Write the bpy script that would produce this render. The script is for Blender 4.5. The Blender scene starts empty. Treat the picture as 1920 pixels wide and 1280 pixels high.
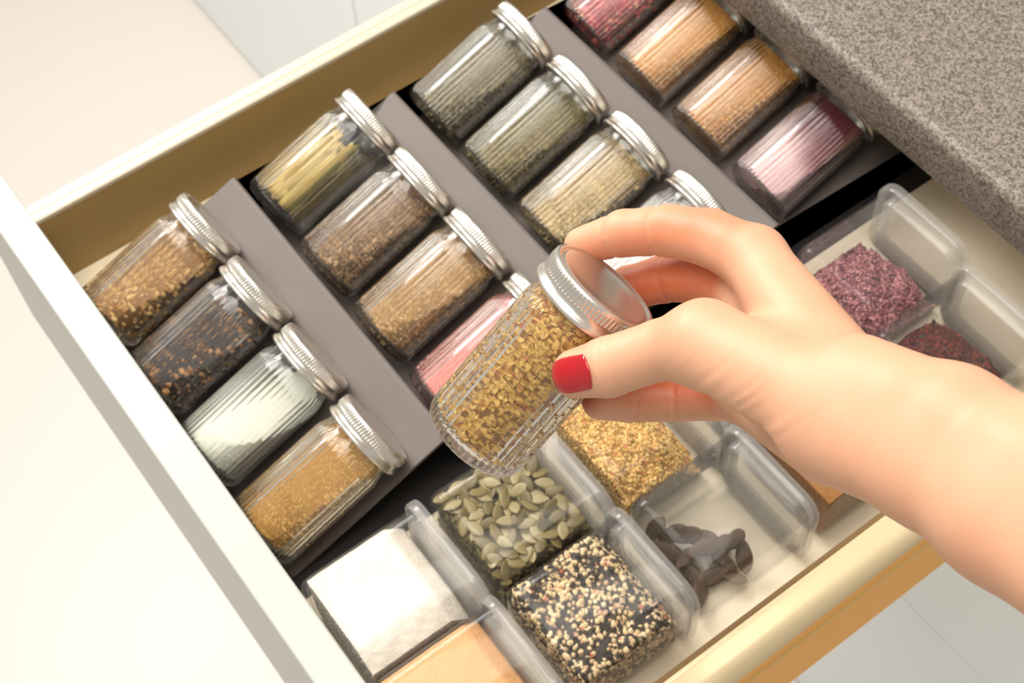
import bpy, bmesh, math, random
import numpy as np
from mathutils import Vector, Matrix

PI = math.pi
MM = 0.001
ZO = 850.0            # height of the drawer's top edge above the kitchen floor, mm
rnd = random.Random(7)
rng = np.random.default_rng(11)
scene = bpy.context.scene
COL = scene.collection


def V(x, y, z):
    """drawer frame (mm; x across, y to the back, z up from the drawer's top edge) -> world metres"""
    return Vector((x * MM, y * MM, (z + ZO) * MM))


# ------------------------------------------------------------------ camera, world, lights, exposure
cam_d = bpy.data.cameras.new('camera')
cam = bpy.data.objects.new('camera', cam_d)
COL.objects.link(cam)
cr = Vector((0.59341074, 0.80389852, -0.04013543))
cd = Vector((0.66333811, -0.5166796, -0.5413176))
cf = Vector((-0.45590157, 0.29460032, -0.83985975))
m = Matrix((cr, -cd, -cf)).transposed().to_4x4()
m.translation = V(678.868, -80.130, 764.632)
cam.matrix_world = m
cam_d.sensor_width = 36.0
cam_d.lens = 2835.38 / 1920 * 36
cam_d.clip_start = 0.02
cam_d.dof.use_dof = True
cam_d.dof.focus_distance = 0.622
cam_d.dof.aperture_fstop = 22.0
scene.camera = cam

world = bpy.data.worlds.new('world')
scene.world = world
world.use_nodes = True
bg = world.node_tree.nodes['Background']
bg.inputs[0].default_value = (1.0, 0.965, 0.91, 1)
bg.inputs[1].default_value = 0.66


def area(name, loc, target, sx, sy, power, color):
    l = bpy.data.lights.new(name, 'AREA')
    l.shape = 'RECTANGLE'
    l.size, l.size_y, l.energy, l.color = sx, sy, power, color
    o = bpy.data.objects.new(name, l)
    COL.objects.link(o)
    o.location = loc
    o.rotation_euler = (target - loc).to_track_quat('-Z', 'Y').to_euler()
    return o


area('window_light', V(-900, 60, 1000), V(240, 220, -30), 0.8, 0.55, 28.0, (1.0, 0.98, 0.95))
area('overhead_fill', V(230, 60, 1700), V(330, 200, -40), 1.3, 1.0, 33.0, (1.0, 0.95, 0.87))  # unseen overhead fill, added to brighten the drawer liner

scene.view_settings.view_transform = 'Standard'
scene.view_settings.look = 'None'
scene.view_settings.gamma = 1.0
scene.view_settings.use_curve_mapping = False
scene.view_settings.exposure = -0.25


# ------------------------------------------------------------------ materials
def lin(c):
    out = []
    for v in c[:3]:
        v = v / 255.0
        out.append(v / 12.92 if v <= 0.04045 else ((v + 0.055) / 1.055) ** 2.4)
    return (*out, 1.0)


def new_mat(name):
    mt = bpy.data.materials.new(name)
    mt.use_nodes = True
    nt = mt.node_tree
    return mt, nt, nt.nodes['Principled BSDF']


def plain(name, c, rough=0.5, metal=0.0, bump=0.0, bscale=400, coat=0.0, vary=0.0, vscale=40):
    mt, nt, p = new_mat(name)
    p.inputs['Base Color'].default_value = lin(c)
    p.inputs['Roughness'].default_value = rough
    p.inputs['Metallic'].default_value = metal
    p.inputs['Coat Weight'].default_value = coat
    if bump or vary:
        tc = nt.nodes.new('ShaderNodeTexCoord')
        if bump:
            n = nt.nodes.new('ShaderNodeTexNoise')
            n.inputs['Scale'].default_value = bscale
            n.inputs['Detail'].default_value = 3
            b = nt.nodes.new('ShaderNodeBump')
            b.inputs['Strength'].default_value = bump
            b.inputs['Distance'].default_value = 0.0004
            nt.links.new(tc.outputs['Object'], n.inputs['Vector'])
            nt.links.new(n.outputs['Fac'], b.inputs['Height'])
            nt.links.new(b.outputs['Normal'], p.inputs['Normal'])
        if vary:
            n = nt.nodes.new('ShaderNodeTexNoise')
            n.inputs['Scale'].default_value = vscale
            n.inputs['Detail'].default_value = 4
            mx = nt.nodes.new('ShaderNodeMix')
            mx.data_type = 'RGBA'
            mx.inputs[6].default_value = lin([v * (1 - vary) for v in c])
            mx.inputs[7].default_value = lin([min(255, v * (1 + vary)) for v in c])
            nt.links.new(tc.outputs['Object'], n.inputs['Vector'])
            nt.links.new(n.outputs['Fac'], mx.inputs[0])
            nt.links.new(mx.outputs[2], p.inputs['Base Color'])
    return mt


def speckle(name, dark, mid, light, scale):
    mt, nt, p = new_mat(name)
    tc = nt.nodes.new('ShaderNodeTexCoord')
    n = nt.nodes.new('ShaderNodeTexVoronoi')
    n.inputs['Scale'].default_value = scale
    sp = nt.nodes.new('ShaderNodeSeparateColor')
    nt.links.new(n.outputs['Color'], sp.inputs[0])
    r = nt.nodes.new('ShaderNodeValToRGB')
    e = r.color_ramp.elements
    e[0].position, e[0].color = 0.12, lin(dark)
    e[1].position, e[1].color = 0.9, lin(light)
    x = e.new(0.5)
    x.color = lin(mid)
    nt.links.new(tc.outputs['Object'], n.inputs['Vector'])
    nt.links.new(sp.outputs[0], r.inputs['Fac'])
    nt.links.new(r.outputs['Color'], p.inputs['Base Color'])
    p.inputs['Roughness'].default_value = 0.45
    return mt


def grains_mat(name, stops, rough=0.6, bump=0.0):
    """colour picked per grain from the 'grain' attribute"""
    mt, nt, p = new_mat(name)
    a = nt.nodes.new('ShaderNodeAttribute')
    a.attribute_name = 'grain'
    r = nt.nodes.new('ShaderNodeValToRGB')
    cr_ = r.color_ramp
    cr_.elements[0].position, cr_.elements[0].color = stops[0][0], lin(stops[0][1])
    cr_.elements[1].position, cr_.elements[1].color = stops[-1][0], lin(stops[-1][1])
    for pos, c in stops[1:-1]:
        el = cr_.elements.new(pos)
        el.color = lin(c)
    nt.links.new(a.outputs['Fac'], r.inputs['Fac'])
    nt.links.new(r.outputs['Color'], p.inputs['Base Color'])
    p.inputs['Roughness'].default_value = rough
    if bump:
        tc = nt.nodes.new('ShaderNodeTexCoord')
        n = nt.nodes.new('ShaderNodeTexNoise')
        n.inputs['Scale'].default_value = 900
        n.inputs['Detail'].default_value = 4
        b = nt.nodes.new('ShaderNodeBump')
        b.inputs['Strength'].default_value = bump
        b.inputs['Distance'].default_value = 0.0008
        nt.links.new(tc.outputs['Object'], n.inputs['Vector'])
        nt.links.new(n.outputs['Fac'], b.inputs['Height'])
        nt.links.new(b.outputs['Normal'], p.inputs['Normal'])
    return mt


def clear(name, tint, ior, rough, through, milk=0.0, sheen=0.0):
    """clear moulded glass or plastic: refracting body with a share of straight see-through"""
    mt, nt, p = new_mat(name)
    p.inputs['Base Color'].default_value = (*tint, 1)
    p.inputs['Roughness'].default_value = rough
    p.inputs['IOR'].default_value = ior
    p.inputs['Transmission Weight'].default_value = 1.0
    out = nt.nodes['Material Output']
    t = nt.nodes.new('ShaderNodeBsdfTransparent')
    t.inputs[0].default_value = (*tint, 1)
    thin = t.outputs[0]
    if sheen:        # thin moulded wall: surface reflection over straight see-through
        gl = nt.nodes.new('ShaderNodeBsdfGlossy')
        gl.inputs['Roughness'].default_value = 0.06
        fr = nt.nodes.new('ShaderNodeFresnel')
        fr.inputs[0].default_value = sheen
        mg = nt.nodes.new('ShaderNodeMixShader')
        ge = nt.nodes.new('ShaderNodeNewGeometry')
        inv_ = nt.nodes.new('ShaderNodeMath')          # only the outer side of a wall mirrors
        inv_.operation = 'SUBTRACT'
        inv_.inputs[0].default_value = 1.0
        mu = nt.nodes.new('ShaderNodeMath')
        mu.operation = 'MULTIPLY'
        nt.links.new(ge.outputs['Backfacing'], inv_.inputs[1])
        nt.links.new(fr.outputs[0], mu.inputs[0])
        nt.links.new(inv_.outputs[0], mu.inputs[1])
        nt.links.new(mu.outputs[0], mg.inputs[0])
        nt.links.new(t.outputs[0], mg.inputs[1])
        nt.links.new(gl.outputs[0], mg.inputs[2])
        thin = mg.outputs[0]
    mx = nt.nodes.new('ShaderNodeMixShader')
    mx.inputs[0].default_value = through
    nt.links.new(p.outputs[0], mx.inputs[1])
    nt.links.new(thin, mx.inputs[2])
    last = mx.outputs[0]
    if milk:
        d = nt.nodes.new('ShaderNodeBsdfDiffuse')
        d.inputs[0].default_value = (0.97, 0.955, 0.93, 1)
        tl = nt.nodes.new('ShaderNodeBsdfTranslucent')
        tl.inputs[0].default_value = (0.97, 0.955, 0.93, 1)
        m1 = nt.nodes.new('ShaderNodeMixShader')
        nt.links.new(d.outputs[0], m1.inputs[1])
        nt.links.new(tl.outputs[0], m1.inputs[2])
        m2 = nt.nodes.new('ShaderNodeMixShader')
        m2.inputs[0].default_value = milk
        nt.links.new(last, m2.inputs[1])
        nt.links.new(m1.outputs[0], m2.inputs[2])
        last = m2.outputs[0]
    nt.links.new(last, out.inputs[0])
    return mt


M = dict(
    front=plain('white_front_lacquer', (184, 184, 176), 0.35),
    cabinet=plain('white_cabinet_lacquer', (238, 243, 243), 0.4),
    carcass=plain('carcass_board', (205, 203, 196), 0.6),
    side=plain('khaki_side_board', (170, 138, 82), 0.55, vary=0.05, vscale=6),
    rail=plain('cream_rail', (206, 192, 168), 0.35),
    rail2=plain('cream_rail_inner', (214, 198, 166), 0.4),
    brass=plain('warm_cream_metal', (228, 206, 164), 0.25, 0.25),
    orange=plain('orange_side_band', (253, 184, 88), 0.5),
    bead=plain('orange_bead', (228, 180, 100), 0.3),
    liner=plain('cream_liner', (249, 235, 206), 0.45),
    groove=plain('brown_slot_shade', (120, 92, 52), 0.7),  # shadow tone of the slot beside the rail, as a colour
    tray=plain('dark_grey_tray', (100, 90, 84), 0.55, bump=0.25, bscale=1500),
    sheet=plain('black_shade_sheet', (34, 30, 28), 0.7),  # black stands in for deep shade round the tray
    worktop=speckle('speckled_grey_worktop', (82, 74, 67), (122, 111, 101), (148, 137, 124), 860),
    floor=plain('pale_floor', (222, 214, 205), 0.35),
    lid=plain('brushed_aluminium', (216, 209, 198), 0.27, 0.9),
    glass=clear('ribbed_jar_glass', (0.99, 1.0, 0.99), 1.47, 0.0, 0.14),
    plastic=clear('clear_box_plastic', (0.995, 0.995, 0.995), 1.38, 0.02, 0.95, 0.015, 1.3),
    lidplastic=clear('clear_lid_plastic', (1.0, 0.992, 0.98), 1.38, 0.03, 0.92, 0.18, 1.45),
)


# ------------------------------------------------------------------ mesh helpers (mm in, metres out)
def mesh_obj(name, verts, faces, mat, parent=None, smooth=False, attr=None, sharp=None):
    me = bpy.data.meshes.new(name)
    v = np.asarray(verts, dtype=np.float64) * MM
    if isinstance(faces, np.ndarray):
        n, k = faces.shape
        me.vertices.add(len(v))
        me.vertices.foreach_set('co', v.ravel().astype(np.float32))
        me.loops.add(n * k)
        me.loops.foreach_set('vertex_index', faces.ravel().astype(np.int32))
        me.polygons.add(n)
        me.polygons.foreach_set('loop_start', np.arange(0, n * k, k, dtype=np.int32))
        me.update(calc_edges=True)
    else:
        me.from_pydata(v.tolist(), [], [list(map(int, f)) for f in faces])
    me.validate()
    if smooth:
        me.polygons.foreach_set('use_smooth', np.ones(len(me.polygons), dtype=bool))
        if sharp is not None:
            me.set_sharp_from_angle(angle=math.radians(sharp))
    if attr is not None:
        a = me.attributes.new('grain', 'FLOAT', 'POINT')
        a.data.foreach_set('value', np.asarray(attr, dtype=np.float32))
    me.materials.append(mat)
    o = bpy.data.objects.new(name, me)
    COL.objects.link(o)
    if parent is not None:
        o.parent = parent
    return o


def recalc(o):
    bm = bmesh.new()
    bm.from_mesh(o.data)
    bmesh.ops.recalc_face_normals(bm, faces=bm.faces)
    bm.to_mesh(o.data)
    bm.free()
    return o


def box(name, x0, x1, y0, y1, z0, z1, mat, parent=None, bev=0.8, zo=ZO, seg=2):
    bm = bmesh.new()
    bmesh.ops.create_cube(bm, size=1)
    for v in bm.verts:
        v.co = Vector(((x0 if v.co.x < 0 else x1) * MM, (y0 if v.co.y < 0 else y1) * MM, ((z0 if v.co.z < 0 else z1) + zo) * MM))
    if bev:
        bmesh.ops.bevel(bm, geom=bm.edges[:], offset=bev * MM, segments=seg, affect='EDGES', profile=0.6)
    me = bpy.data.meshes.new(name)
    bm.to_mesh(me)
    bm.free()
    me.materials.append(mat)
    o = bpy.data.objects.new(name, me)
    COL.objects.link(o)
    if parent is not None:
        o.parent = parent
    return o


def extrude_x(name, prof, x0, x1, mat, parent=None, zo=ZO, smooth=None):
    """closed (y,z) outline pulled along x"""
    n = len(prof)
    vs = [(x0, y, z + zo) for y, z in prof] + [(x1, y, z + zo) for y, z in prof]
    fs = [(i, (i + 1) % n, n + (i + 1) % n, n + i) for i in range(n)]
    fs += [tuple(range(n - 1, -1, -1)), tuple(range(n, 2 * n))]
    o = mesh_obj(name, vs, fs, mat, parent, smooth is not None, sharp=smooth)
    return recalc(o)


def extrude_y(name, prof, y0, y1, mat, parent=None, zo=ZO, smooth=None):
    n = len(prof)
    vs = [(x, y0, z + zo) for x, z in prof] + [(x, y1, z + zo) for x, z in prof]
    fs = [(i, (i + 1) % n, n + (i + 1) % n, n + i) for i in range(n)]
    fs += [tuple(range(n - 1, -1, -1)), tuple(range(n, 2 * n))]
    o = mesh_obj(name, vs, fs, mat, parent, smooth is not None, sharp=smooth)
    return recalc(o)


def empty(name, loc=(0, 0, 0), rot=None):
    o = bpy.data.objects.new(name, None)
    COL.objects.link(o)
    o.empty_display_size = 0.02
    if rot is not None:
        o.matrix_world = Matrix.Translation(loc) @ rot.to_4x4()
    else:
        o.location = loc
    return o


def tag(o, label, cat, group=None):
    o['label'] = label
    o['category'] = cat
    if group:
        o['group'] = group
    return o


def struct(o):
    o['kind'] = 'structure'
    return o


def lathe(prof, n, rib=None):
    """prof: list of (t, r); closed outline from axis to axis around local z. rib(ang, i) -> radius change"""
    ang = np.linspace(0, 2 * PI, n, endpoint=False)
    vs, fs, rings = [], [], []
    for i, (t, r) in enumerate(prof):
        if r < 1e-6:
            rings.append([len(vs)])
            vs.append((0, 0, t))
        else:
            rr = np.full(n, r) + (rib(ang, i) if rib else 0)
            rings.append(list(range(len(vs), len(vs) + n)))
            vs += list(zip(rr * np.cos(ang), rr * np.sin(ang), np.full(n, t)))
    for a, b in zip(rings[:-1], rings[1:]):
        if len(a) == 1 and len(b) == 1:
            continue
        for k in range(n):
            k2 = (k + 1) % n
            if len(a) == 1:
                fs.append((a[0], b[k2], b[k]))
            elif len(b) == 1:
                fs.append((a[k], a[k2], b[0]))
            else:
                fs.append((a[k], a[k2], b[k2], b[k]))
    return vs, fs


# ------------------------------------------------------------------ structure: floor, cabinets, worktop
fl = box('floor', -3500, 3200, -2600, 1100, -870, -850, M['floor'], bev=0)
struct(fl)

FY = 470.0            # plane of the closed fronts
cab = tag(empty('drawer_cabinet', V(250, 750, -850)), 'white base cabinet under the worktop that the open spice drawer slides from', 'cabinet')
inv = cab.matrix_world.inverted()


def under(o, root):
    o.parent = root
    o.matrix_parent_inverse = Matrix.Translation(-root.location)
    return o


for x0, x1 in ((-97, -79), (582, 600)):
    under(box('side_board', x0, x1, 490, 1040, -840, 19, M['carcass']), cab)
under(box('back_board', -79, 582, 1030, 1040, -840, 19, M['carcass']), cab)
under(box('drawer_front', -95.5, 598.5, FY, FY + 19, -484, -206, M['cabinet'], bev=1.2), cab)
under(box('drawer_front', -95.5, 598.5, FY, FY + 19, -846, -485.2, M['cabinet'], bev=1.2), cab)
under(box('shelf_board', -79, 582, 492, 1030, -203, -188, M['carcass']), cab)

cab2 = tag(empty('door_cabinet', V(-445, 750, -850)), 'white base cabinet with tall doors left of the open drawer', 'cabinet')
for x0, x1 in ((-446, -98.5), (-1248, -449)):
    under(box('door', x0, x1, FY, FY + 19, -846, 15, M['cabinet'], bev=1.2), cab2)
under(box('carcass', -1248, -98.5, FY + 21, 1040, -846, 18, M['carcass']), cab2)
wt = [(1060, 20), (461, 20), (458.5, 21), (457, 24)]
for k in range(0, 9):
    a = PI - k * PI / 16
    wt.append((457 + 7 + 7 * math.cos(a), 51 + 7 * math.sin(a)))
wt += [(1060, 58)]
top = extrude_x('worktop', wt, -1260, 900, M['worktop'], smooth=40)
tag(top, 'speckled grey stone-look worktop overhanging the back of the open drawer', 'worktop')

# ------------------------------------------------------------------ the open drawer
drw = tag(empty('drawer', V(240, 0, -66)), 'open kitchen drawer with white front and khaki side holding spice jars', 'drawer')
# front: slab with a thicker top band
fp = [(-22.5, -200), (-8, -200), (-8, -10.5), (-1, -10.5), (0, -9.5), (0, -1.2), (-0.4, -0.4), (-1.2, 0), (-21.3, 0), (-22.1, -0.4), (-22.5, -1.2)]
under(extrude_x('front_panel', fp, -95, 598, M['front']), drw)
under(box('bottom_panel', 0, 481, -6, 545, -78, -66, M['liner'], bev=0.3), drw)
under(box('back_panel', 0, 481, 545, 557, -78, -6, M['liner'], bev=0.5), drw)
lp = under(box('side_panel', -13, 0, -7.9, 557, -100, -2.5, M['side'], bev=0.2), drw)
lp['label'] = 'khaki inner side board with cream top rail'
r1 = extrude_y('top_rail', [(-14, -5), (-14, -0.8), (-13.4, -0.1), (-12.6, 0), (-6.6, 0), (-6, -0.5), (-0.8, -1.0), (0.3, -1.8), (0.3, -4), (0, -5)], -0.1, 557, M['rail'])
r1.parent = lp
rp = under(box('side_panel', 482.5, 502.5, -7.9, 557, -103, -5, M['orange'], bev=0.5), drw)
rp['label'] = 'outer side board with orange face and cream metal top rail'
pr = [(482.2, -6)] + [(482.2 + 4 + 4 * math.cos(PI - k * PI / 10), -4 + 4 * math.sin(PI - k * PI / 10)) for k in range(6)]
pr += [(494, -0.3)] + [(495 + 8.5 * math.cos(PI / 2 - k * PI / 12), -8.8 + 8.5 * math.sin(PI / 2 - k * PI / 12)) for k in range(7)] + [(503.5, -12), (502, -12), (502, -6)]
r2 = extrude_y('top_rail', pr, -0.1, 557, M['brass'], smooth=50)
r2.parent = rp
b2 = extrude_y('bead', [(502, -34), (503.2, -33.5), (504, -32), (504, -30), (503.2, -28.5), (502, -28)], -7, 557, M['bead'], smooth=40)
b2.parent = rp
under(box('slot_shade', 479.6, 482.4, -6, 557, -72, -2.2, M['groove'], bev=0.4), drw)  # brown strip painted in for the shadow line inside the right rail

# ------------------------------------------------------------------ the stepped spice tray
TH = 0.3583
ROWY = [2.4413, 135.1565, 265.8074, 404.0684]
ROWZ = [-35.554, -38.5553, -40.1354, -48.0735]
ROWX = [70.558, 59.414, 57.933, 52.468]
SP = 63.713
ct, st = math.cos(TH), math.sin(TH)
up = []
ridge = [125.3, 254.3, 386.8, 520.0]
for r in range(4):
    cy, cz = ROWY[r] + 27 * st, ROWZ[r] - 27 * ct
    sl = st / ct
    y0 = max(1.5, cy - 5)
    za = cz + (y0 - cy) * sl
    zr = cz + (ridge[r] - cy) * sl
    if r == 0:
        up.append((y0, za + 2))
        up.append((y0 + 2, za + 0.8))
    up.append((y0 + 5, za + 5 * sl))
    up.append((ridge[r] - 3, zr - 3 * sl))
    up.append((ridge[r] - 1, zr - 0.6))
    up.append((ridge[r] + 0.3, zr - 0.9))
    up.append((ridge[r] + 1.0, zr - 2.2))
    if r < 3:
        ny, nz = ROWY[r + 1] + 27 * st, ROWZ[r + 1] - 27 * ct
        yv = ny - 5
        zv = max(nz - 5 * sl, -64.6)
        up.append((ridge[r] + 2.2, zr - 12))
        up.append((yv - 6, zv + 10))
        up.append((yv - 3, zv + 3))
        up.append((yv, zv + 0.6))
    else:
        up.append((ridge[r] + 2, -64))
up = [(y, max(z, -62.4)) for y, z in up]
lo = [(y + 0.8, max(z - 2.4, -64.8)) for y, z in up][::-1]
tray = tag(empty('spice_tray', V(160, 0, -66)), 'dark grey stepped tray insert that holds four rows of jars', 'tray')
under(extrude_x('stepped_insert', up + lo, 33.6, 284.0, M['tray'], smooth=50), tray)
under(box('shade_sheet', 30, 299, 2, 522, -66, -64.9, M['sheet'], bev=0), tray)  # added black sheet: shade under and beside the tray, covers the cream liner

# ------------------------------------------------------------------ jar parts
NR = 44
SEG = NR * 8
gp = [(0.9, 0), (0.9, 14), (0, 17), (0, 19.5), (0.5, 21.6), (1.7, 23.4), (3.6, 24.5), (6, 24.8), (9, 24.8), (40, 24.8), (69, 24.8), (72, 24.6), (75, 23.8),
      (77.5, 22.9), (80, 22.7), (92.6, 22.7), (93.4, 22.2), (93.4, 21.4), (92.8, 20.9), (79, 20.9), (76, 21.3), (72, 22.4), (69, 22.7), (40, 22.7), (9, 22.7), (6.4, 22), (5, 20), (4.4, 17), (4.0, 0)]
ribw = {6: 0.35, 7: 0.8, 8: 1.0, 9: 1.0, 10: 1.0, 11: 0.75, 12: 0.3}


def jar_rib(ang, i):
    w = ribw.get(i, 0)
    u = (ang * NR / (2 * PI)) % 1.0
    d = w * 1.05 * (1 - (2 * u - 1) ** 2 - 0.8)
    if i in (4, 5):      # stippled heel of the jar
        d = 0.22 * np.sin(ang * 66 + i * 1.7) * np.sin(ang * 29 + i)
    return d


gv, gf = lathe(gp, SEG, jar_rib)
lpf = [(82.0, 23.6), (82.0, 26.4), (82.3, 26.9), (83.0, 27.1), (83.8, 27.0), (84.5, 26.5), (85.2, 25.9), (86.4, 25.55), (87.6, 25.6), (88.3, 26.0), (88.8, 26.15), (92.3, 26.15), (93.0, 26.2),
       (94.3, 26.0), (95.2, 25.4), (95.4, 24.6), (95.2, 23.8), (94.5, 23.3), (94.3, 22.6), (94.7, 21.9), (94.9, 21.0), (94.6, 20.2), (94.5, 12), (94.5, 0)]


def lid_rib(ang, i):
    if i in (10, 11):
        return 0.30 * np.clip(np.sin(ang * 84) * 2.2, -1, 1) - 0.1
    return 0


lv, lf = lathe(lpf + [(93.6, 0), (93.6, 23.6)], 504, lid_rib)
# close the ring back to its start
n0 = 504
last = len(lv) - n0
lf += [(last + k, last + (k + 1) % n0, (k + 1) % n0, k) for k in range(n0)]

proto_glass = mesh_obj('glass_body', gv, gf, M['glass'], smooth=True, sharp=60)
recalc(proto_glass)
proto_lid = mesh_obj('lid', lv, lf, M['lid'], smooth=True, sharp=45)
recalc(proto_lid)
for o in (proto_glass, proto_lid):
    COL.objects.unlink(o)


# ------------------------------------------------------------------ grains
def ico():
    bm = bmesh.new()
    bmesh.ops.create_icosphere(bm, subdivisions=1, radius=0.5)
    v = np.array([x.co[:] for x in bm.verts])
    f = np.array([[q.index for q in x.verts] for x in bm.faces])
    bm.free()
    return v, f


ICO = ico()
OCT = (np.array([(0.5, 0, 0), (-0.5, 0, 0), (0, 0.5, 0), (0, -0.5, 0), (0, 0, 0.5), (0, 0, -0.5)]),
       np.array([(0, 2, 4), (2, 1, 4), (1, 3, 4), (3, 0, 4), (2, 0, 5), (1, 2, 5), (3, 1, 5), (0, 3, 5)]))
KIND = {  # template, size ratios, jitter of the template
    'ball': (ICO, (1, 1, 1), 0.05), 'chunk': (ICO, (1.1, 0.9, 0.75), 0.18), 'grit': (OCT, (1, 0.9, 0.8), 0.2),
    'seed': (OCT, (2.1, 0.8, 0.7), 0.05), 'flake': (OCT, (1.5, 1.2, 0.4), 0.2), 'stick': (OCT, (3.2, 0.55, 0.5), 0.1), 'oval': (ICO, (1.35, 0.85, 0.6), 0.05)}


def rand_rot(n, normals, flat):
    """random frames; flat=1 lays the grain's thin axis along the surface normal"""
    a = normals + rng.normal(size=(n, 3)) * (1.05 - flat)
    a /= np.linalg.norm(a, axis=1)[:, None]
    t = rng.normal(size=(n, 3))
    x = np.cross(a, t)
    x /= np.linalg.norm(x, axis=1)[:, None]
    y = np.cross(a, x)
    return np.stack([x, y, a], 2)


def scatter(v, tri, kind, size, count, flat=0.6, sink=0.35, spread=0.25):
    v = np.asarray(v)
    a, b, c = v[tri[:, 0]], v[tri[:, 1]], v[tri[:, 2]]
    nrm = np.cross(b - a, c - a)
    ar = np.linalg.norm(nrm, axis=1)
    ok = ar > 1e-9
    a, b, c, nrm, ar = a[ok], b[ok], c[ok], nrm[ok], ar[ok]
    nrm = nrm / ar[:, None]
    i = rng.choice(len(ar), count, p=ar / ar.sum())
    u, w = rng.random(count), rng.random(count)
    k = u + w > 1
    u[k], w[k] = 1 - u[k], 1 - w[k]
    p = a[i] + (b[i] - a[i]) * u[:, None] + (c[i] - a[i]) * w[:, None]
    (tv, tf), ratio, jit = KIND[kind]
    sz = size * (1 + spread * (rng.random(count) * 2 - 1))
    T = tv[None] * np.array(ratio)[None, None] * (1 + jit * rng.normal(size=(count, len(tv), 1)))
    F = rand_rot(count, nrm[i], flat)
    P = np.einsum('nij,nkj->nki', F, T) * sz[:, None, None] + (p - nrm[i] * (sz * ratio[2] * sink * (0.2 + rng.random(count)))[:, None])[:, None, :]
    nv = len(tv)
    faces = (tf[None] + (np.arange(count) * nv)[:, None, None]).reshape(-1, 3)
    g = np.repeat(0.08 + 0.92 * rng.random(count), nv)
    return P.reshape(-1, 3), faces, g


def fill_mesh(name, bm, mat, parent, kind, size, count, flat=0.6, sink=0.35, by=None):
    """body of a filling (bm, mm) plus a skin of single grains, one mesh"""
    bmesh.ops.recalc_face_normals(bm, faces=bm.faces)
    bmesh.ops.triangulate(bm, faces=bm.faces)
    bm.verts.index_update()
    v = np.array([x.co[:] for x in bm.verts])
    f = np.array([[q.index for q in x.verts] for x in bm.faces])
    bm.free()
    g = np.zeros(len(v))
    if count:
        sv, sf, sg = scatter(v, f, kind, size, count, flat, sink)
        f = np.concatenate([f, sf + len(v)])
        v = np.concatenate([v, sv])
        g = np.concatenate([g, sg])
    if by is not None:
        g = by(v, g)
    o = mesh_obj(name, v, f, mat, parent, smooth=True, attr=g, sharp=50)
    o['kind'] = 'stuff'
    return o


def jar_fill_bm(level, slope, rad, t0=4.9, t1=80.5, wav=0.0):
    prof = [(t0, 0), (t0, 16), (t0 + 1.6, rad - 2), (t0 + 4, rad), (69, rad), (73, rad - 0.8), (76.5, rad - 1.7), (t1, rad - 1.9), (t1, 0)]
    v, f = lathe(prof, 48)
    bm = bmesh.new()
    bv = [bm.verts.new(x) for x in v]
    for q in f:
        bm.faces.new([bv[k] for k in q])
    b = slope * TH
    if level < 21:
        r = bmesh.ops.bisect_plane(bm, geom=bm.verts[:] + bm.edges[:] + bm.faces[:], plane_co=(0, -level, 38), plane_no=(0, -math.cos(b), math.sin(b)), clear_outer=True)
        ed = [e for e in r['geom_cut'] if isinstance(e, bmesh.types.BMEdge)]
        bmesh.ops.edgeloop_fill(bm, edges=ed)
    return bm


def make_jar(name, matrix, label, fill, group):
    root = empty(name)
    root.matrix_world = matrix
    tag(root, label, 'spice jar', group)
    for pr_ in (proto_glass, proto_lid):
        c = pr_.copy()
        COL.objects.link(c)
        c.parent = root
    if fill:
        d = dict(level=10, slope=1.0, kind='chunk', size=2.4, count=2200, flat=0.6, sink=0.35)
        d.update(fill)
        mt = grains_mat(d['name'], d['stops'], d.get('rough', 0.6), d.get('bump', 0))
        rad = 22.3
        bm = jar_fill_bm(d['level'], d['slope'], rad)
        fill_mesh('contents', bm, mt, root, d['kind'], d['size'], d['count'], d['flat'], d['sink'], d.get('by'))
    return root


def S(*c):
    n = len(c)
    return [(k / (n - 1) if n > 1 else 0, x) for k, x in enumerate(c)]


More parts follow.
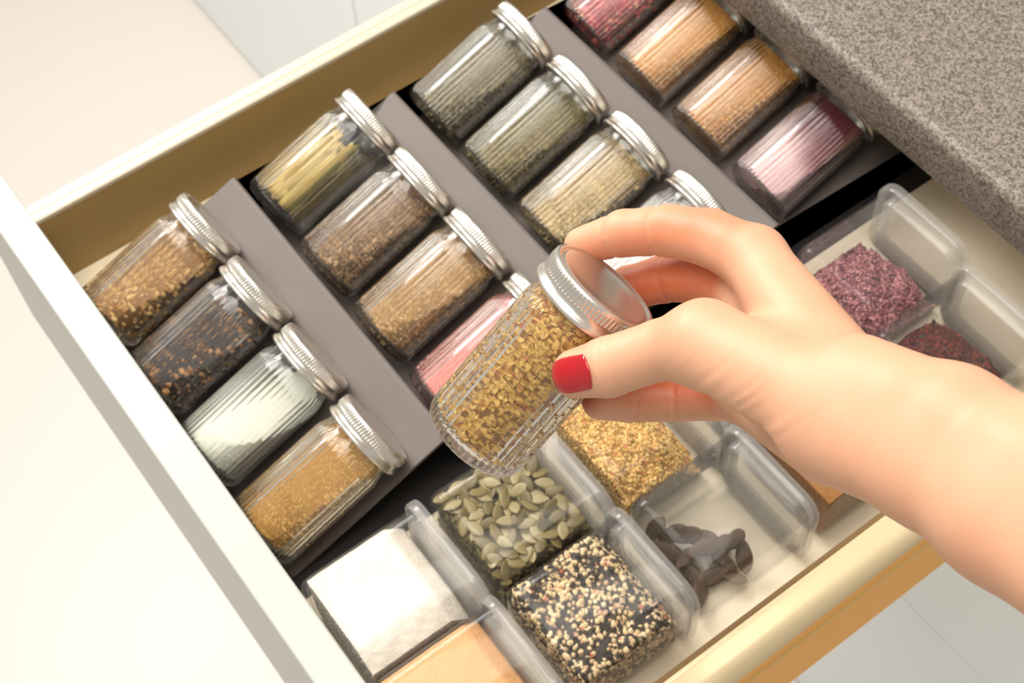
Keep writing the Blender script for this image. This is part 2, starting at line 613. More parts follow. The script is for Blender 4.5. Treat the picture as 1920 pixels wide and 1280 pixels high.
G = 'ribbed spice jars lying in the stepped tray'
ROWS = ['front row', 'second row', 'third row', 'back row']
JARS = [
    # row, place, label, fill
    (0, 0, 'ribbed spice jar of coarse tan seeds beside the khaki drawer side, nearest the white front',
     dict(name='coriander_seed', level=9, slope=.8, kind='chunk', size=4.2, count=1100, sink=.4, stops=S((150, 104, 52), (214, 164, 96), (238, 192, 124), (246, 212, 156)))),
    (0, 1, 'ribbed spice jar of dark brown and black peppercorns with tan bits',
     dict(name='dark_pepper', level=9, slope=.7, kind='chunk', size=4.0, count=1200, sink=.4, stops=S((47, 34, 28), (69, 52, 43), (96, 69, 52), (78, 61, 50), (171, 120, 74), (221, 166, 113)))),
    (0, 2, 'ribbed spice jar partly filled with white salt in the front row',
     dict(name='white_salt', level=6, slope=1.6, kind='grit', size=1.0, count=5000, stops=S((250, 248, 230), (250, 250, 248), (250, 250, 250)))),
    (0, 3, 'ribbed spice jar of golden seasoning with dark specks beside the clear boxes',
     dict(name='golden_seasoning', level=11, slope=.5, kind='grit', size=2.0, count=6500, stops=S((176, 124, 46), (224, 172, 84), (238, 192, 102), (246, 208, 126), (146, 98, 48)))),
    (1, 0, 'ribbed spice jar packed with long yellow-green dried leaves', None),
    (1, 1, 'ribbed spice jar of brown elongated cumin-like seeds in the second row',
     dict(name='brown_seed', level=10, slope=.8, kind='seed', size=2.2, count=4200, stops=S((107, 76, 47), (160, 120, 78), (190, 149, 102), (232, 193, 142)))),
    (1, 2, 'ribbed spice jar of light tan seeds in the second row',
     dict(name='tan_seed', level=11, slope=.7, kind='seed', size=2.0, count=4800, stops=S((160, 118, 64), (212, 168, 104), (228, 188, 126), (240, 206, 152)))),
    (1, 3, 'ribbed spice jar of pink grains mostly hidden behind the held jar',
     dict(name='pink_grains', level=12, slope=.6, kind='grit', size=2.0, count=5000, stops=S((232, 138, 127), (250, 179, 168), (250, 204, 190), (250, 157, 142)))),
    (2, 0, 'ribbed spice jar of grey-green herb in the third row beside the khaki drawer side',
     dict(name='grey_green_herb', level=9, slope=.9, kind='stick', size=1.9, count=4500, stops=S((100, 86, 58), (150, 134, 100), (172, 156, 120), (196, 178, 140)))),
    (2, 1, 'ribbed spice jar of olive dried herb in the third row',
     dict(name='olive_herb', level=8, slope=.9, kind='stick', size=1.9, count=4500, stops=S((104, 88, 46), (150, 134, 84), (174, 156, 102), (194, 172, 114)))),
    (2, 2, 'ribbed spice jar of beige crushed herb just above the fingers',
     dict(name='beige_herb', level=6, slope=.6, kind='flake', size=2.3, count=4500, stops=S((149, 116, 63), (215, 177, 116), (239, 204, 144), (250, 226, 171), (138, 127, 83)))),
    (2, 3, 'ribbed spice jar of pale flakes mostly hidden behind the hand',
     dict(name='pale_flakes', level=8, slope=.7, kind='flake', size=2.4, count=3500, stops=S((221, 215, 210), (248, 241, 237), (232, 221, 230), (250, 250, 250)))),
    (3, 0, 'ribbed spice jar of pink and red peppercorns cut by the top edge of the photo',
     dict(name='red_pepper', level=11, slope=.6, kind='ball', size=4.0, count=1200, sink=.45, stops=S((150, 44, 48), (222, 92, 94), (236, 126, 122), (226, 108, 110), (230, 184, 144)))),
    (3, 1, 'ribbed spice jar of pale orange granules beside the red peppercorn jar',
     dict(name='orange_granules', level=12, slope=.6, kind='grit', size=1.6, count=7000, stops=S((199, 135, 63), (250, 186, 107), (250, 208, 133), (250, 228, 162)))),
    (3, 2, 'ribbed spice jar of orange granules next to the purple jar in the back row',
     dict(name='toasted_granules', level=12, slope=.6, kind='grit', size=1.8, count=6500, stops=S((182, 120, 50), (243, 177, 96), (250, 204, 127), (250, 221, 151)))),
    (3, 3, 'ribbed spice jar dusted pinkish purple with a dark burgundy filling',
     dict(name='burgundy_powder', level=9, slope=.4, kind='grit', size=1.1, count=4000, by=lambda v, g: np.clip(0.06 + 0.2 * g + 0.72 / (1 + np.exp((v[:, 2] - 46 + 0.35 * v[:, 0]) / 2.5)), 0, 1), stops=S((91, 19, 32), (120, 34, 47), (215, 168, 168), (239, 201, 199)))),
]
leafmat = grains_mat('dried_leaf', S((132, 104, 44), (206, 170, 90), (222, 190, 112), (226, 196, 122), (126, 112, 44)), 0.5)
rot = Matrix(((1, 0, 0), (0, st, ct), (0, -ct, st)))     # local z -> jar axis, local -y -> up


def leaf_mesh(parent, ang, t0, t1, w, rad, val, curl):
    n, mseg = 14, 4
    vs, fs = [], []
    for i in range(n + 1):
        u = i / n
        ww = w * max(0.04, math.sin(PI * min(1, u * 0.93 + 0.05)) ** 0.6)
        for j in range(mseg + 1):
            q = (j / mseg - 0.5)
            a = ang + q * ww / rad + 0.06 * math.sin(5 * u + val * 9)
            r = rad - curl * abs(q) * 2 - 0.7 * math.sin(6 * u + val * 7) * 0.5 - 0.5
            vs.append((r * math.cos(a), r * math.sin(a), t0 + (t1 - t0) * u))
    nv = len(vs)
    for i in range(n):
        for j in range(mseg):
            k = i * (mseg + 1) + j
            fs.append((k, k + 1, k + mseg + 2, k + mseg + 1))
    o = mesh_obj('leaf', vs, fs, leafmat, parent, smooth=True, attr=[val] * nv)
    md = o.modifiers.new('thick', 'SOLIDIFY')
    md.thickness = 0.0005
    return o


for r, j, label, fill in JARS:
    loc = V(ROWX[r] + SP * j, ROWY[r], ROWZ[r])
    mw = Matrix.Translation(loc) @ rot.to_4x4()
    root = make_jar('spice_jar', mw, label, fill, G)
    if fill is None:
        for k in range(30):
            a = -1.1 + (k % 15 / 14 - 0.5) * 3.6 + rnd.uniform(-.12, .12)      # fanned over the side that faces up and right
            h0 = 5.5 + rnd.random() * 10
            leaf_mesh(root, a, h0, h0 + 46 + rnd.random() * 18, 11 + rnd.random() * 7, 22.0 - 0.4 * (k % 4) - 2.2 * (k // 15), (rnd.uniform(.25, .7) if a < -.7 else rnd.choice((.05, .95, 1.0))), rnd.random() * 1.5)
# ------------------------------------------------------------------ the held jar
ax = Vector((0.05433, 0.74681, 0.66281)).normalized()
xx = Vector((1, 0, 0))
xx = (xx - ax * xx.dot(ax)).normalized()
yy = ax.cross(xx)
hm = Matrix((xx, yy, ax)).transposed().to_4x4()
hm = Matrix.Translation(V(392.405, 79.388, 180.240)) @ hm
make_jar('spice_jar', hm, 'ribbed glass jar of golden dried herb flakes held up in the hand', dict(
    name='golden_flakes', level=30, slope=0, kind='flake', size=2.3, count=8000, flat=0.75, sink=0.3,
    stops=S((150, 104, 40), (206, 156, 70), (228, 182, 96), (240, 200, 116), (214, 164, 80), (232, 188, 104), (176, 92, 60))), G)


# ------------------------------------------------------------------ clear boxes
def rrect(hx, hz, rad, n=8):
    pts = []
    for cx, cz, a0 in ((hx - rad, hz - rad, 0), (-hx + rad, hz - rad, PI / 2), (-hx + rad, -hz + rad, PI), (hx - rad, -hz + rad, 3 * PI / 2)):
        for k in range(n + 1):
            a = a0 + k * PI / 2 / n
            pts.append((cx + rad * math.cos(a), cz + rad * math.sin(a)))
    return pts


BW, BH, BL = 70.0, 57.0, 79.0     # box body: width, height, length
CZ = 31.0                          # centre line above the drawer bottom


def loft(loops, close):
    """loops of (inset, y) round the rounded rectangle; close: join last to first, else cap both"""
    vs, fs = [], []
    n = None
    for ins, y in loops:
        pts = rrect(BW / 2 - ins, BH / 2 - ins, max(2.5, 11 - ins * 0.8))
        n = len(pts)
        vs += [(x, y, z + CZ) for x, z in pts]
    L = len(loops)
    for a in range(L if close else L - 1):
        b = (a + 1) % L
        fs += [(a * n + k, a * n + (k + 1) % n, b * n + (k + 1) % n, b * n + k) for k in range(n)]
    if not close:
        fs += [tuple(range(n - 1, -1, -1)), tuple(range((L - 1) * n, L * n))]
    return vs, fs


bv_, bf_ = loft([(9, 0), (4, 0.4), (1.4, 2), (0.2, 5), (0, 10), (0, BL), (1.6, BL), (1.7, 11), (2.0, 7), (3.4, 4), (6, 2.6), (9.5, 2.2)], False)
proto_box = recalc(mesh_obj('body', bv_, bf_, M['plastic'], smooth=True, sharp=50))
lv_, lf_ = loft([(9.0, BL - 8), (6.5, BL - 8), (5.6, BL - 7), (5.0, BL + 1.2), (0.2, BL + 1.2), (-1.4, BL - 3.5), (-2.3, BL - 4), (-3.0, BL - 3), (-3.1, BL + 2), (-2.4, BL + 3.2), (-1, BL + 3.6), (5.4, BL + 3.6), (6.4, BL + 3), (7.0, BL - 5.4), (7.8, BL - 6.4), (9.5, BL - 6.6)], False)
proto_boxlid = recalc(mesh_obj('lid', lv_, lf_, M['lidplastic'], smooth=True, sharp=40))
for o in (proto_box, proto_boxlid):
    COL.objects.unlink(o)


def heap_bm(h, nx=36, ny=36, x0=-32.8, x1=32.8, y0=5.6, y1=69.5, z0=4.6):
    """height field h(x, y) above the box's lower wall, with side walls"""
    xs = np.linspace(x0, x1, nx + 1)
    ys = np.linspace(y0, y1, ny + 1)
    H = np.array([[h(x, y) for x in xs] for y in ys])
    bm = bmesh.new()
    tv, bvv = {}, {}

    def cr_(hx):   # rounded lower corners of the box
        d = max(0.0, abs(hx) - 25.0)
        return z0 + (8.2 - math.sqrt(max(0.0, 8.2 ** 2 - d * d))) if d < 8.2 else z0 + 8

    keep = np.zeros((ny, nx), bool)
    for i in range(ny):
        for j in range(nx):
            keep[i, j] = H[i:i + 2, j:j + 2].max() > 0.6

    def T(i, j):
        if (i, j) not in tv:
            tv[i, j] = bm.verts.new((xs[j], ys[i], max(cr_(xs[j]) + 0.1, z0 + max(H[i, j], 0.05))))
        return tv[i, j]

    def B(i, j):
        if (i, j) not in bvv:
            bvv[i, j] = bm.verts.new((xs[j], ys[i], cr_(xs[j])))
        return bvv[i, j]
    for i in range(ny):
        for j in range(nx):
            if not keep[i, j]:
                continue
            bm.faces.new((T(i, j), T(i, j + 1), T(i + 1, j + 1), T(i + 1, j)))
            for (di, dj, a, b) in ((-1, 0, (i, j), (i, j + 1)), (1, 0, (i + 1, j + 1), (i + 1, j)), (0, -1, (i + 1, j), (i, j)), (0, 1, (i, j + 1), (i + 1, j + 1))):
                ii, jj = i + di, j + dj
                if not (0 <= ii < ny and 0 <= jj < nx and keep[ii, jj]):
                    bm.faces.new((T(*b), T(*a), B(*a), B(*b)))
    return bm


def wob(x, y, s=1.0, ph=0.0):
    return s * (math.sin(x * 0.21 + ph) * math.cos(y * 0.17 + ph * 2) + 0.5 * math.sin(x * 0.5 + y * 0.37 + ph) + 0.4 * math.cos(x * .9 - y * .6 + ph))


def clamp(v, a, b):
    return max(a, min(b, v))


GB = 'clear lidded boxes lying in two columns'
COLX = [346.5, 420.5]
BOXY = [[2.0, 90.0, 178.5, 268.0, 374.0], [2.0, 90.5, 178.5, 267.5, 366.0]]
BOXES = [
    (0, 0, 'clear lidded box of white salt against the white drawer front',
     dict(name='box_salt', h=lambda x, y: 47 + wob(x, y, 0.3) - max(0, y - 58) * 1.2 - max(0, x - 18) * 0.5, kind='grit', size=1.0, count=7000, stops=S((226, 216, 200), (242, 234, 220), (250, 244, 234)))),
    (0, 1, 'clear lidded box packed with flat green pumpkin seeds', dict(name='box_green', h=lambda x, y: 41 + wob(x, y, 1.4) - max(0, y - 58) * 1.0, kind='oval', size=5, count=500, stops=S((70, 62, 30), (110, 100, 56), (130, 118, 70)))),
    (0, 2, 'clear lidded box of golden crumbled seasoning behind the pumpkin seeds',
     dict(name='box_golden', h=lambda x, y: clamp(40 + wob(x, y, 1.5, 1) - max(0, y - 44) * 1.6 - max(0, x - 16) * .6, 0, 50), kind='chunk', size=2.2, count=5200, stops=S((150, 110, 44), (218, 174, 92), (236, 196, 118), (244, 210, 140), (230, 188, 106), (204, 108, 70)))),
    (0, 3, 'clear lidded box hidden under the hand, between the golden and the purple boxes',
     dict(name='box_hidden', h=lambda x, y: 24 + wob(x, y, 1.2, 2), kind='chunk', size=2.2, count=1500, stops=S((120, 96, 60), (196, 170, 120), (214, 190, 140)))),
    (0, 4, 'clear lidded box with a heap of purple crystals near the worktop',
     dict(name='box_purple', h=lambda x, y: clamp(21 - ((x - 2) / 31) ** 2 * 12 - ((y - 33) / 36) ** 4 * 16 + wob(x, y, 2.2, .5), 0, 30), kind='chunk', size=2.0, count=5200, flat=.2, stops=S((66, 30, 36), (118, 60, 70), (150, 88, 94), (180, 120, 122), (206, 150, 146)))),
    (1, 0, 'clear lidded box of pale orange powder at the bottom edge of the photo',
     dict(name='box_orange', h=lambda x, y: 46 + wob(x, y, .25, 3) - max(0, y - 60) * 1.0, kind='grit', size=.9, count=7000, stops=S((214, 160, 104), (240, 196, 146), (248, 212, 166)))),
    (1, 1, 'clear lidded box of mixed black and cream sesame seeds',
     dict(name='box_sesame', h=lambda x, y: 45 + wob(x, y, 1.2, 4) - max(0, y - 60) * 1.6, kind='ball', size=3.4, count=3000, flat=.4, stops=[(0, (48, 38, 28)), (0.36, (52, 42, 36)), (0.42, (214, 184, 134)), (0.8, (240, 214, 166)), (0.9, (250, 230, 190)), (1.0, (180, 96, 60))])),
    (1, 2, 'clear lidded box holding a few large dark seeds', None),
    (1, 3, 'clear lidded box of brown powder partly under the forearm',
     dict(name='box_brown', h=lambda x, y: 41 + wob(x, y, .3, 5) - max(0, y - 60) * 1.0, kind='grit', size=.9, count=5000, stops=S((150, 96, 34), (196, 138, 60), (214, 160, 84)))),
    (1, 4, 'clear lidded box with a heap of dark red chilli flakes next to the forearm',
     dict(name='box_chilli', h=lambda x, y: clamp(22 - ((x - 0) / 34) ** 2 * 13 - ((y - 34) / 36) ** 4 * 16 + wob(x, y, 2.0, 2.5), 0, 30), kind='flake', size=2.2, count=5200, flat=.2, stops=S((34, 8, 4), (82, 18, 8), (112, 32, 12), (140, 56, 22)))),
]
roots = {}
for c, r, label, fill in BOXES:
    root = tag(empty('storage_box', V(COLX[c], BOXY[c][r], -66)), label, 'box', GB)
    roots[c, r] = root
    for pr_ in (proto_box, proto_boxlid):
        o = pr_.copy()
        COL.objects.link(o)
        o.parent = root
    if fill:
        mt = grains_mat(fill['name'], fill['stops'], 0.65)
        fill_mesh('contents', heap_bm(fill['h']), mt, root, fill['kind'], fill['size'], fill['count'], fill.get('flat', .5), .3)


# seeds one by one
def seed_mesh(name, L, W, T, mat, bend=0.0):
    n, mm_ = 10, 12
    prof = []
    vs, fs = [], []
    for i in range(n + 1):
        u = i / n
        r = math.sin(PI * u) ** 0.62 * (0.78 + 0.3 * u)
        x = (u - 0.5) * L
        for k in range(mm_):
            a = 2 * PI * k / mm_
            vs.append((x, r * W / 2 * math.cos(a), r * T / 2 * math.sin(a) * (1.0 if abs(math.cos(a)) < .8 else 1.2) + bend * (x / L) ** 2 * L))
    for i in range(n):
        for k in range(mm_):
            fs.append((i * mm_ + k, i * mm_ + (k + 1) % mm_, (i + 1) * mm_ + (k + 1) % mm_, (i + 1) * mm_ + k))
    return recalc(mesh_obj(name, vs, fs, mat, smooth=True))


pm = [plain('pumpkin_seed_%s' % k, c, 0.42, vary=.12, vscale=300) for k, c in (('olive', (128, 112, 66)), ('pale', (152, 137, 96)), ('green', (104, 90, 46)))]
pum = [seed_mesh('pumpkin_seed', 12.5, 7.6, 2.3, q, 0.05) for q in pm]
for o in pum:
    COL.objects.unlink(o)
px, py = COLX[0], BOXY[0][1]
spots = []
for lay in range(2):
    for i in range(9):
        for j in range(7):
            spots.append((-28.5 + i * 7.1 + rnd.uniform(-2, 2), 10 + j * 8.6 + rnd.uniform(-2.5, 2.5), 47.5 + lay * 2.8 + rnd.uniform(-1, 1), 0))
for j in range(16):
    spots.append((31.2, 8 + j * 3.8 + rnd.uniform(-1.5, 1.5), 13 + (j * 7 % 27), 1))
for j in range(14):
    spots.append((-26 + j * 4 + rnd.uniform(-1, 1), 7.8, 14 + (j * 11 % 26), 2))
for k, (x, y, z, w) in enumerate(spots):
    o = pum[k % 3].copy()
    COL.objects.link(o)
    if w == 0:
        if y > 62:
            z -= (y - 60) * .8
        e = Matrix.Rotation(rnd.uniform(0, 2 * PI), 4, 'Z') @ Matrix.Rotation(rnd.gauss(0, .33), 4, 'X') @ Matrix.Rotation(rnd.gauss(0, .3), 4, 'Y')
    elif w == 1:
        e = Matrix.Rotation(PI / 2, 4, 'Y') @ Matrix.Rotation(rnd.uniform(-1.2, 1.2), 4, 'Z') @ Matrix.Rotation(rnd.gauss(0, .15), 4, 'X')
    else:
        e = Matrix.Rotation(PI / 2, 4, 'X') @ Matrix.Rotation(rnd.uniform(0, PI), 4, 'Z') @ Matrix.Rotation(rnd.gauss(0, .15), 4, 'X')
    o.matrix_world = Matrix.Translation(V(px + x, py + y, -66 + z)) @ e
    tag(o, 'flat olive pumpkin seed in the clear box packed with them', 'seed', 'pumpkin seeds in the clear box')

dm = plain('dark_seed_skin', (76, 56, 38), 0.6, bump=.5, bscale=500, vary=.3, vscale=160)
dark = seed_mesh('dark_seed', 23, 11.2, 4.4, dm, 0.05)
COL.objects.unlink(dark)
dx, dy = COLX[1], BOXY[1][2]
DS = [  # x, y, z, yaw, pitch, roll, label
    (-20, 12, 17, 1.6, -1.0, .5, 'dark seed leaning on the front left wall of its clear box'),
    (-12, 19, 15, 1.1, -.7, .6, None), (-6, 24, 17, .9, -.6, .7, None), (1, 30, 17, .7, -.5, .7, None),
    (15, 43, 22, 1.0, -1.1, .3, 'dark seed standing on end above the rest of the pile'),
    (24, 43, 15, -.5, .75, .4, 'dark seed bent down towards the lid at the right end of the pile'),
    (8, 27, 21, 1.25, .12, .35, 'dark seed lying across the top of the pile'),
    (17, 33, 11, .3, .3, -.5, None), (-7, 12, 9, .4, .2, .4, None), (3, 17, 11, 1.9, .35, -.4, None),
    (12, 14, 8, .1, .15, .3, None), (21, 21, 9, 1.3, -.2, .5, None), (26, 31, 8, .6, .2, -.3, None), (24, 10, 8, 2.3, .1, .4, None), (10, 38, 8, 2.0, .1, .2, None)]
for x, y, z, a, b, c, lab in DS:
    o = dark.copy()
    COL.objects.link(o)
    o.matrix_world = Matrix.Translation(V(dx + x - 5, dy + y + 3, -66 + z)) @ Matrix.Rotation(a, 4, 'Z') @ Matrix.Rotation(b, 4, 'Y') @ Matrix.Rotation(c, 4, 'X')
    tag(o, lab or 'large dark brown seed in the low pile in the clear box', 'seed', 'large dark seeds in the clear box')

# ------------------------------------------------------------------ the hand
FINGERS = {
 'thumb':[(423.0,115.4,240.4,10.3),(431.8,124.4,247.7,12.2),(444.2,141.1,260.0,12.0),(456.9,151.4,269.8,16.0)],
 'index':[(367.0,161.8,229.4,8.2),(380.2,174.1,242.0,10.0),(394.6,187.0,248.3,11.0),(411.7,193.9,255.7,12.0),(435.9,196.4,264.8,13.0)],
 'middle':[(385.6,155.7,206.4,8.5),(386.4,173.1,208.5,9.8),(396.3,186.1,216.0,10.6),(411.2,194.0,226.2,11.3),(436.2,197.6,241.3,12.5)],
 'ring':[(400.9,143.8,192.7,8.2),(402.4,157.9,186.2,9.4),(414.4,172.6,189.6,10.2),(430.7,182.7,201.0,10.8),(446.3,191.3,220.5,12.0)],
 'little':[(417.3,132.4,192.9,8.2),(423.0,144.4,188.1,9.2),(435.2,161.6,187.5,9.6),(446.3,173.2,192.7,10.0),(458.2,181.3,204.6,12.0)],
}
PALM = [[(435.9,196.4,264.8,13.0),(509.3,174.4,279.2,20.0)],
 [(457.7,150.6,271.5,16.5),(514.5,161.2,288.4,20.0)],
 [(458.3,181.5,202.2,13.5),(514.2,167.4,256.2,17.0)],
 [(438.4,195.9,239.5,14.0),(511.5,169.3,273.8,20.0)],
 [(444.9,191.3,218.9,13.5),(513.0,169.4,265.9,18.0)],
 [(516.5,170.6,295.3,19.5),(554.8,172.2,319.2,19.5),(585.9,171.5,334.2,21.0),(639.6,168.3,361.1,23.0),(745.0,162.0,412.0,28.0)],
 [(519.9,157.0,285.2,19.5),(557.9,160.5,309.9,19.5),(589.7,158.3,325.2,21.0),(643.3,155.3,351.0,23.0),(749.0,147.0,401.0,28.0)]]
CREASE = [  # point, finger, depth, width
    ((376.1, 169.5, 240.2), 'index', .7, .8), ((391.0, 182.2, 247.3), 'index', .8, .9), ((397.3, 187.4, 216.0), 'middle', .7, .8),
    ((430.9, 123.8, 247.0), 'thumb', .30, .5), ((432.7, 125.8, 248.4), 'thumb', .38, .55), ((434.8, 128.2, 250.6), 'thumb', .30, .5),
    ((423.7, 145.3, 188.1), 'little', .5, .8), ((434.5, 160.7, 187.6), 'little', .7, .9)]
H = 1.0
allp = np.array([p for ch in list(FINGERS.values()) + PALM for p in ch])
lo_ = allp[:, :3].min(0) - 32
hi_ = allp[:, :3].max(0) + 32
dims = np.ceil((hi_ - lo_) / H).astype(int)


def cone_d(P, a, b, ra, rb):
    """distance to a tapered capsule"""
    ab = b - a
    t = np.clip(((P - a) @ ab) / (ab @ ab), 0, 1)
    return np.linalg.norm(P - a - t[..., None] * ab, axis=-1) - (ra + (rb - ra) * t)


def smin(a, b, k):
    h = np.clip(0.5 + 0.5 * (b - a) / k, 0, 1)
    return b + (a - b) * h - k * h * (1 - h)


class Field:
    def __init__(self):
        self.v = np.full(dims, 14.0, np.float32)

    def add(self, a, b, k, mg=14):
        a, b = np.array(a), np.array(b)
        r = max(a[3], b[3]) + mg
        l = np.clip(((np.minimum(a[:3], b[:3]) - r - lo_) / H).astype(int), 0, dims)
        u = np.clip(((np.maximum(a[:3], b[:3]) + r - lo_) / H).astype(int) + 1, 0, dims)
        if (u <= l).any():
            return
        g = [lo_[i] + H * np.arange(l[i], u[i]) for i in range(3)]
        P = np.stack(np.meshgrid(*g, indexing='ij'), -1).astype(np.float32)
        d = cone_d(P, a[:3].astype(np.float32), b[:3].astype(np.float32), a[3], b[3])
        s = tuple(slice(l[i], u[i]) for i in range(3))
        self.v[s] = smin(self.v[s], np.minimum(d, 14).astype(np.float32), k)


palm = Field()
for ch in PALM:
    for a, b in zip(ch[:-1], ch[1:]):
        palm.add(a, b, 9.0)
total = palm.v.copy()
gx = [lo_[i] + H * np.arange(dims[i]) for i in range(3)]
fing = {}
for nm, ch in FINGERS.items():
    f = Field()
    for a, b in zip(ch[:-1], ch[1:]):
        f.add(a, b, 2.0)
    for p, fn, dep, wid in CREASE:
        if fn != nm:
            continue
        p = np.array(p)
        c = np.array([q[:3] for q in ch])
        i = int(np.argmin(np.linalg.norm(c - p, axis=1)))
        i0, i1 = max(0, i - 1), min(len(c) - 1, i + 1)
        dr = c[i1] - c[i0]
        dr = dr / np.linalg.norm(dr)
        l = np.clip(((p - 18 - lo_) / H).astype(int), 0, dims)
        u = np.clip(((p + 18 - lo_) / H).astype(int), 0, dims)
        g = [gx[k][l[k]:u[k]] for k in range(3)]
        P = np.stack(np.meshgrid(*g, indexing='ij'), -1) - p
        s = P @ dr
        f.v[tuple(slice(l[k], u[k]) for k in range(3))] += (dep * np.exp(-(s / wid) ** 2)).astype(np.float32)
    fing[nm] = f.v
    total = np.minimum(total, smin(palm.v, f.v, 7.0 if nm == 'thumb' else 5.0))
# skin folds at the base of the thumb
IMR, IMD = np.array(cr), np.array(cd)
fd = 0.80 * IMR + 0.60 * IMD
fl_ = -0.55 * IMR + 0.75 * IMD
wc = np.array((487.85, 139.8, 278.69))
l = np.clip(((wc - 40 - lo_) / H).astype(int), 0, dims)
u = np.clip(((wc + 40 - lo_) / H).astype(int), 0, dims)
P = np.stack(np.meshgrid(*[gx[k][l[k]:u[k]] for k in range(3)], indexing='ij'), -1) - wc
s, q = P @ fd, P @ fl_
msk = np.exp(-(s / 20) ** 2 - (q / 9) ** 2)
total[tuple(slice(l[k], u[k]) for k in range(3))] += (0.34 * msk * (0.6 + 0.4 * np.sin(s * .47 + 1.0)) * np.sin(s * 1.3 + 1.5 * np.sin(s * .31 + 0.12 * q) + 0.22 * q)).astype(np.float32)


# crease where the ball of the thumb folds over the palm
FOLD = [np.array(q) for q in [(473.3, 139.2, 265.0), (479.5, 139.0, 267.5), (492.0, 140.1, 271.8), (501.7, 140.9, 276.4), (512.8, 142.1, 280.2), (525.4, 144.4, 282.6)]]
fa = np.array(FOLD)
l = np.clip(((fa.min(0) - 14 - lo_) / H).astype(int), 0, dims)
u = np.clip(((fa.max(0) + 14 - lo_) / H).astype(int), 0, dims)
P = np.stack(np.meshgrid(*[gx[k][l[k]:u[k]] for k in range(3)], indexing='ij'), -1)
dl = np.full(P.shape[:3], 99.0)
for a, b in zip(FOLD[:-1], FOLD[1:]):
    dl = np.minimum(dl, cone_d(P, a, b, 0, 0))
total[tuple(slice(l[k], u[k]) for k in range(3))] += (1.7 * np.exp(-(dl / 2.6) ** 2)).astype(np.float32)


def surface_nets(S, org, h):
    ins = S < 0
    n = np.array(S.shape) - 1
    cnt = np.zeros(n, np.int8)
    offs = [(i, j, k) for i in (0, 1) for j in (0, 1) for k in (0, 1)]
    for o in offs:
        cnt += ins[o[0]:o[0] + n[0], o[1]:o[1] + n[1], o[2]:o[2] + n[2]]
    mix = (cnt > 0) & (cnt < 8)
    c = np.argwhere(mix)
    acc = np.zeros((len(c), 3))
    w = np.zeros(len(c))
    for o in offs:
        for ax_ in range(3):
            if o[ax_]:
                continue
            o2 = list(o)
            o2[ax_] = 1
            a = S[tuple((c + o).T)].astype(float)
            b = S[tuple((c + o2).T)].astype(float)
            k = (a < 0) != (b < 0)
            t = np.where(k, a / np.where(k, a - b, 1), 0)
            p = np.array(o, float)[None].repeat(len(c), 0)
            p[:, ax_] = t
            acc[k] += p[k]
            w[k] += 1
    v = org + h * (c + acc / w[:, None])
    idx = np.full(n, -1, np.int64)
    idx[tuple(c.T)] = np.arange(len(c))
    quads = []
    for ax_ in range(3):
        b, d = (ax_ + 1) % 3, (ax_ + 2) % 3
        sl0 = [slice(None)] * 3
        sl1 = [slice(None)] * 3
        sl0[ax_], sl1[ax_] = slice(0, -1), slice(1, None)
        ch = ins[tuple(sl0)] != ins[tuple(sl1)]
        e = np.argwhere(ch)
        e = e[(e[:, b] > 0) & (e[:, d] > 0) & (e[:, b] < n[b]) & (e[:, d] < n[d])]
        fl2 = ins[tuple(e.T)]
        q = []
        for db, dd in ((-1, -1), (0, -1), (0, 0), (-1, 0)):
            x = e.copy()
            x[:, b] += db
            x[:, d] += dd
            q.append(idx[tuple(x.T)])
        q = np.stack(q, 1)
        q[~fl2] = q[~fl2][:, ::-1]
        quads.append(q)
    return v, np.concatenate(quads)


hv, hf = surface_nets(total, lo_, H)
gi = np.clip(np.round((hv - lo_) / H).astype(int), 0, dims - 1)
pv = palm.v[tuple(gi.T)]
grd = np.stack(np.gradient(total), -1)[tuple(gi.T)]
grd /= np.linalg.norm(grd, axis=1)[:, None] + 1e-9
jb, ja = np.array((392.4, 79.39, 180.24)), np.array(ax)
rel = hv - jb
toj = -(rel - (rel @ ja)[:, None] * ja)
toj /= np.linalg.norm(toj, axis=1)[:, None] + 1e-9
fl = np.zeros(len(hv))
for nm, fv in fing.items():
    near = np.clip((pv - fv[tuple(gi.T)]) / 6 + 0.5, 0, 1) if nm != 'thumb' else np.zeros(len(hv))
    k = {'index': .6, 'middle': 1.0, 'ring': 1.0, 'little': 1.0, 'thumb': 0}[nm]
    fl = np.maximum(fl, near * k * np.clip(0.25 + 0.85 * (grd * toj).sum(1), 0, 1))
hv[:, 2] += ZO

sk, nt, p = new_mat('skin')
at = nt.nodes.new('ShaderNodeAttribute')
at.attribute_name = 'grain'
rp_ = nt.nodes.new('ShaderNodeValToRGB')
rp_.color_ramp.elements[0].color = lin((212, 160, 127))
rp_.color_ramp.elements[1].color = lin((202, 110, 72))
tc = nt.nodes.new('ShaderNodeTexCoord')
n1 = nt.nodes.new('ShaderNodeTexNoise')
n1.inputs['Scale'].default_value = 38
n1.inputs['Detail'].default_value = 5
mad = nt.nodes.new('ShaderNodeMath')
mad.operation = 'MULTIPLY_ADD'
mad.inputs[1].default_value = 0.5
mad.inputs[2].default_value = -0.22
ad = nt.nodes.new('ShaderNodeMath')
ad.use_clamp = True
nt.links.new(tc.outputs['Object'], n1.inputs['Vector'])
nt.links.new(n1.outputs['Fac'], mad.inputs[0])
nt.links.new(mad.outputs[0], ad.inputs[0])
nt.links.new(at.outputs['Fac'], ad.inputs[1])
nt.links.new(ad.outputs[0], rp_.inputs['Fac'])
nt.links.new(rp_.outputs['Color'], p.inputs['Base Color'])
n2 = nt.nodes.new('ShaderNodeTexVoronoi')
n2.inputs['Scale'].default_value = 900
bp_ = nt.nodes.new('ShaderNodeBump')
bp_.inputs['Strength'].default_value = 0.12
bp_.inputs['Distance'].default_value = 0.0003
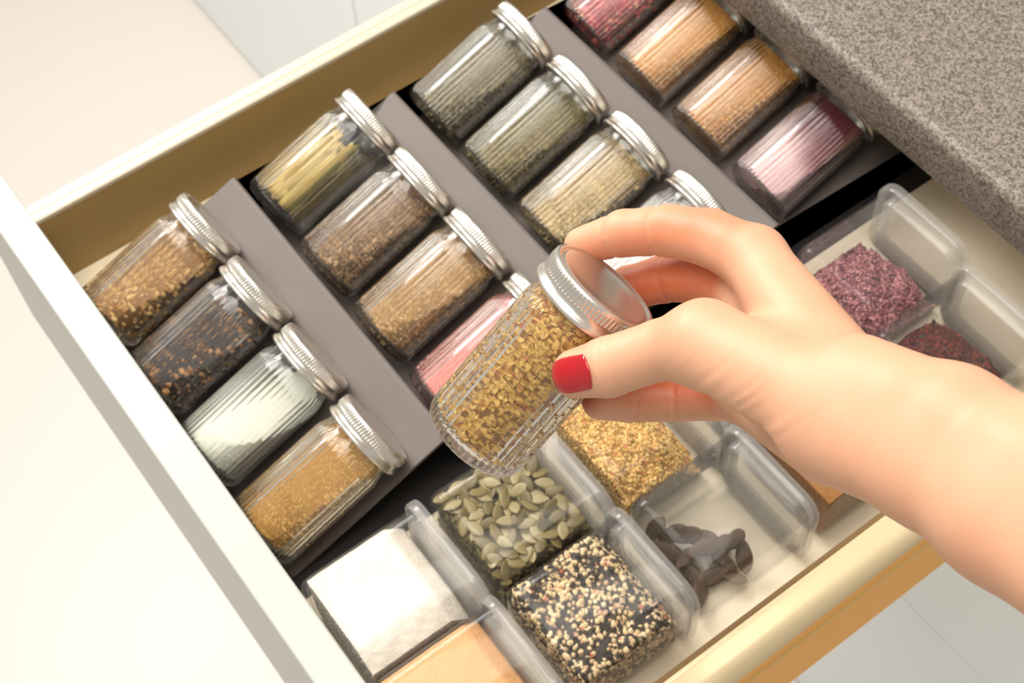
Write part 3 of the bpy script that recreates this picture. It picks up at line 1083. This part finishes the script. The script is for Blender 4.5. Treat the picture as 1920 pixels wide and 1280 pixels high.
nt.links.new(tc.outputs['Object'], n2.inputs['Vector'])
nt.links.new(n2.outputs['Distance'], bp_.inputs['Height'])
nt.links.new(bp_.outputs['Normal'], p.inputs['Normal'])
p.inputs['Roughness'].default_value = 0.5
p.inputs['Subsurface Weight'].default_value = 0.2
p.inputs['Subsurface Radius'].default_value = (1.0, 0.4, 0.25)
p.inputs['Subsurface Scale'].default_value = 0.004
hand = mesh_obj('hand', hv, hf, sk, smooth=True, attr=fl)
tag(hand, 'bare right hand and forearm with red thumbnail gripping a spice jar', 'hand')
md = hand.modifiers.new('soften', 'SMOOTH')
md.factor = 0.5
md.iterations = 3

# painted thumbnail: a curved plate lying on the thumb
th = [np.array(q) for q in FINGERS['thumb']]


def thumb_d(P):
    d = np.full(len(P), 99.0)
    for a, b in zip(th[:-1], th[1:]):
        d = smin(d, cone_d(P, a[:3], b[:3], a[3], b[3]), 2.0)
    return d


nrm = -np.array(cf)
ua = th[1][:3] - th[0][:3]
ua -= nrm * (ua @ nrm)
ua /= np.linalg.norm(ua)
va = np.cross(nrm, ua)
nc = np.array((425.64, 109.68, 248.3))
NU, NVV = 14, 14
vs = []
for lay, off in ((0, 0.75), (1, -0.6)):
    pts = []
    for i in range(NU + 1):
        for j in range(NVV + 1):
            u_, v_ = i / NU * 2 - 1, j / NVV * 2 - 1
            # round free edge, nearly straight base
            uu = u_ * math.sqrt(1 - 0.42 * v_ * v_) if u_ < 0 else u_ * math.sqrt(1 - 0.22 * v_ * v_)
            ww = v_ * math.sqrt(1 - 0.34 * u_ * u_) if u_ < 0 else v_ * math.sqrt(1 - 0.10 * u_ * u_)
            pts.append(nc + ua * (uu * 7.4 + 0.5) + va * ww * 7.4 + nrm * 30)
    P = np.array(pts)
    for _ in range(60):
        P = P - nrm * (thumb_d(P) - off)[:, None] * 0.7
        P = P + nrm * np.clip(-7.5 - (P - nc) @ nrm, 0, None)[:, None]
    vs.append(P)
nq = (NU + 1) * (NVV + 1)
vs = np.concatenate(vs)
vs[:, 2] += ZO
fs = []
idn = lambda i, j, l_: l_ * nq + i * (NVV + 1) + j
for i in range(NU):
    for j in range(NVV):
        fs.append((idn(i, j, 0), idn(i + 1, j, 0), idn(i + 1, j + 1, 0), idn(i, j + 1, 0)))
        fs.append((idn(i, j, 1), idn(i, j + 1, 1), idn(i + 1, j + 1, 1), idn(i + 1, j, 1)))
for i in range(NU):
    for j in (0, NVV):
        fs.append((idn(i, j, 0), idn(i + 1, j, 0), idn(i + 1, j, 1), idn(i, j, 1)))
for j in range(NVV):
    for i in (0, NU):
        fs.append((idn(i, j, 0), idn(i, j + 1, 0), idn(i, j + 1, 1), idn(i, j, 1)))
nail = recalc(mesh_obj('thumbnail', vs, fs, plain('red_nail_polish', (170, 0, 14), 0.1, coat=0.6), hand, smooth=True, sharp=60))
nail['label'] = 'glossy red painted thumbnail'
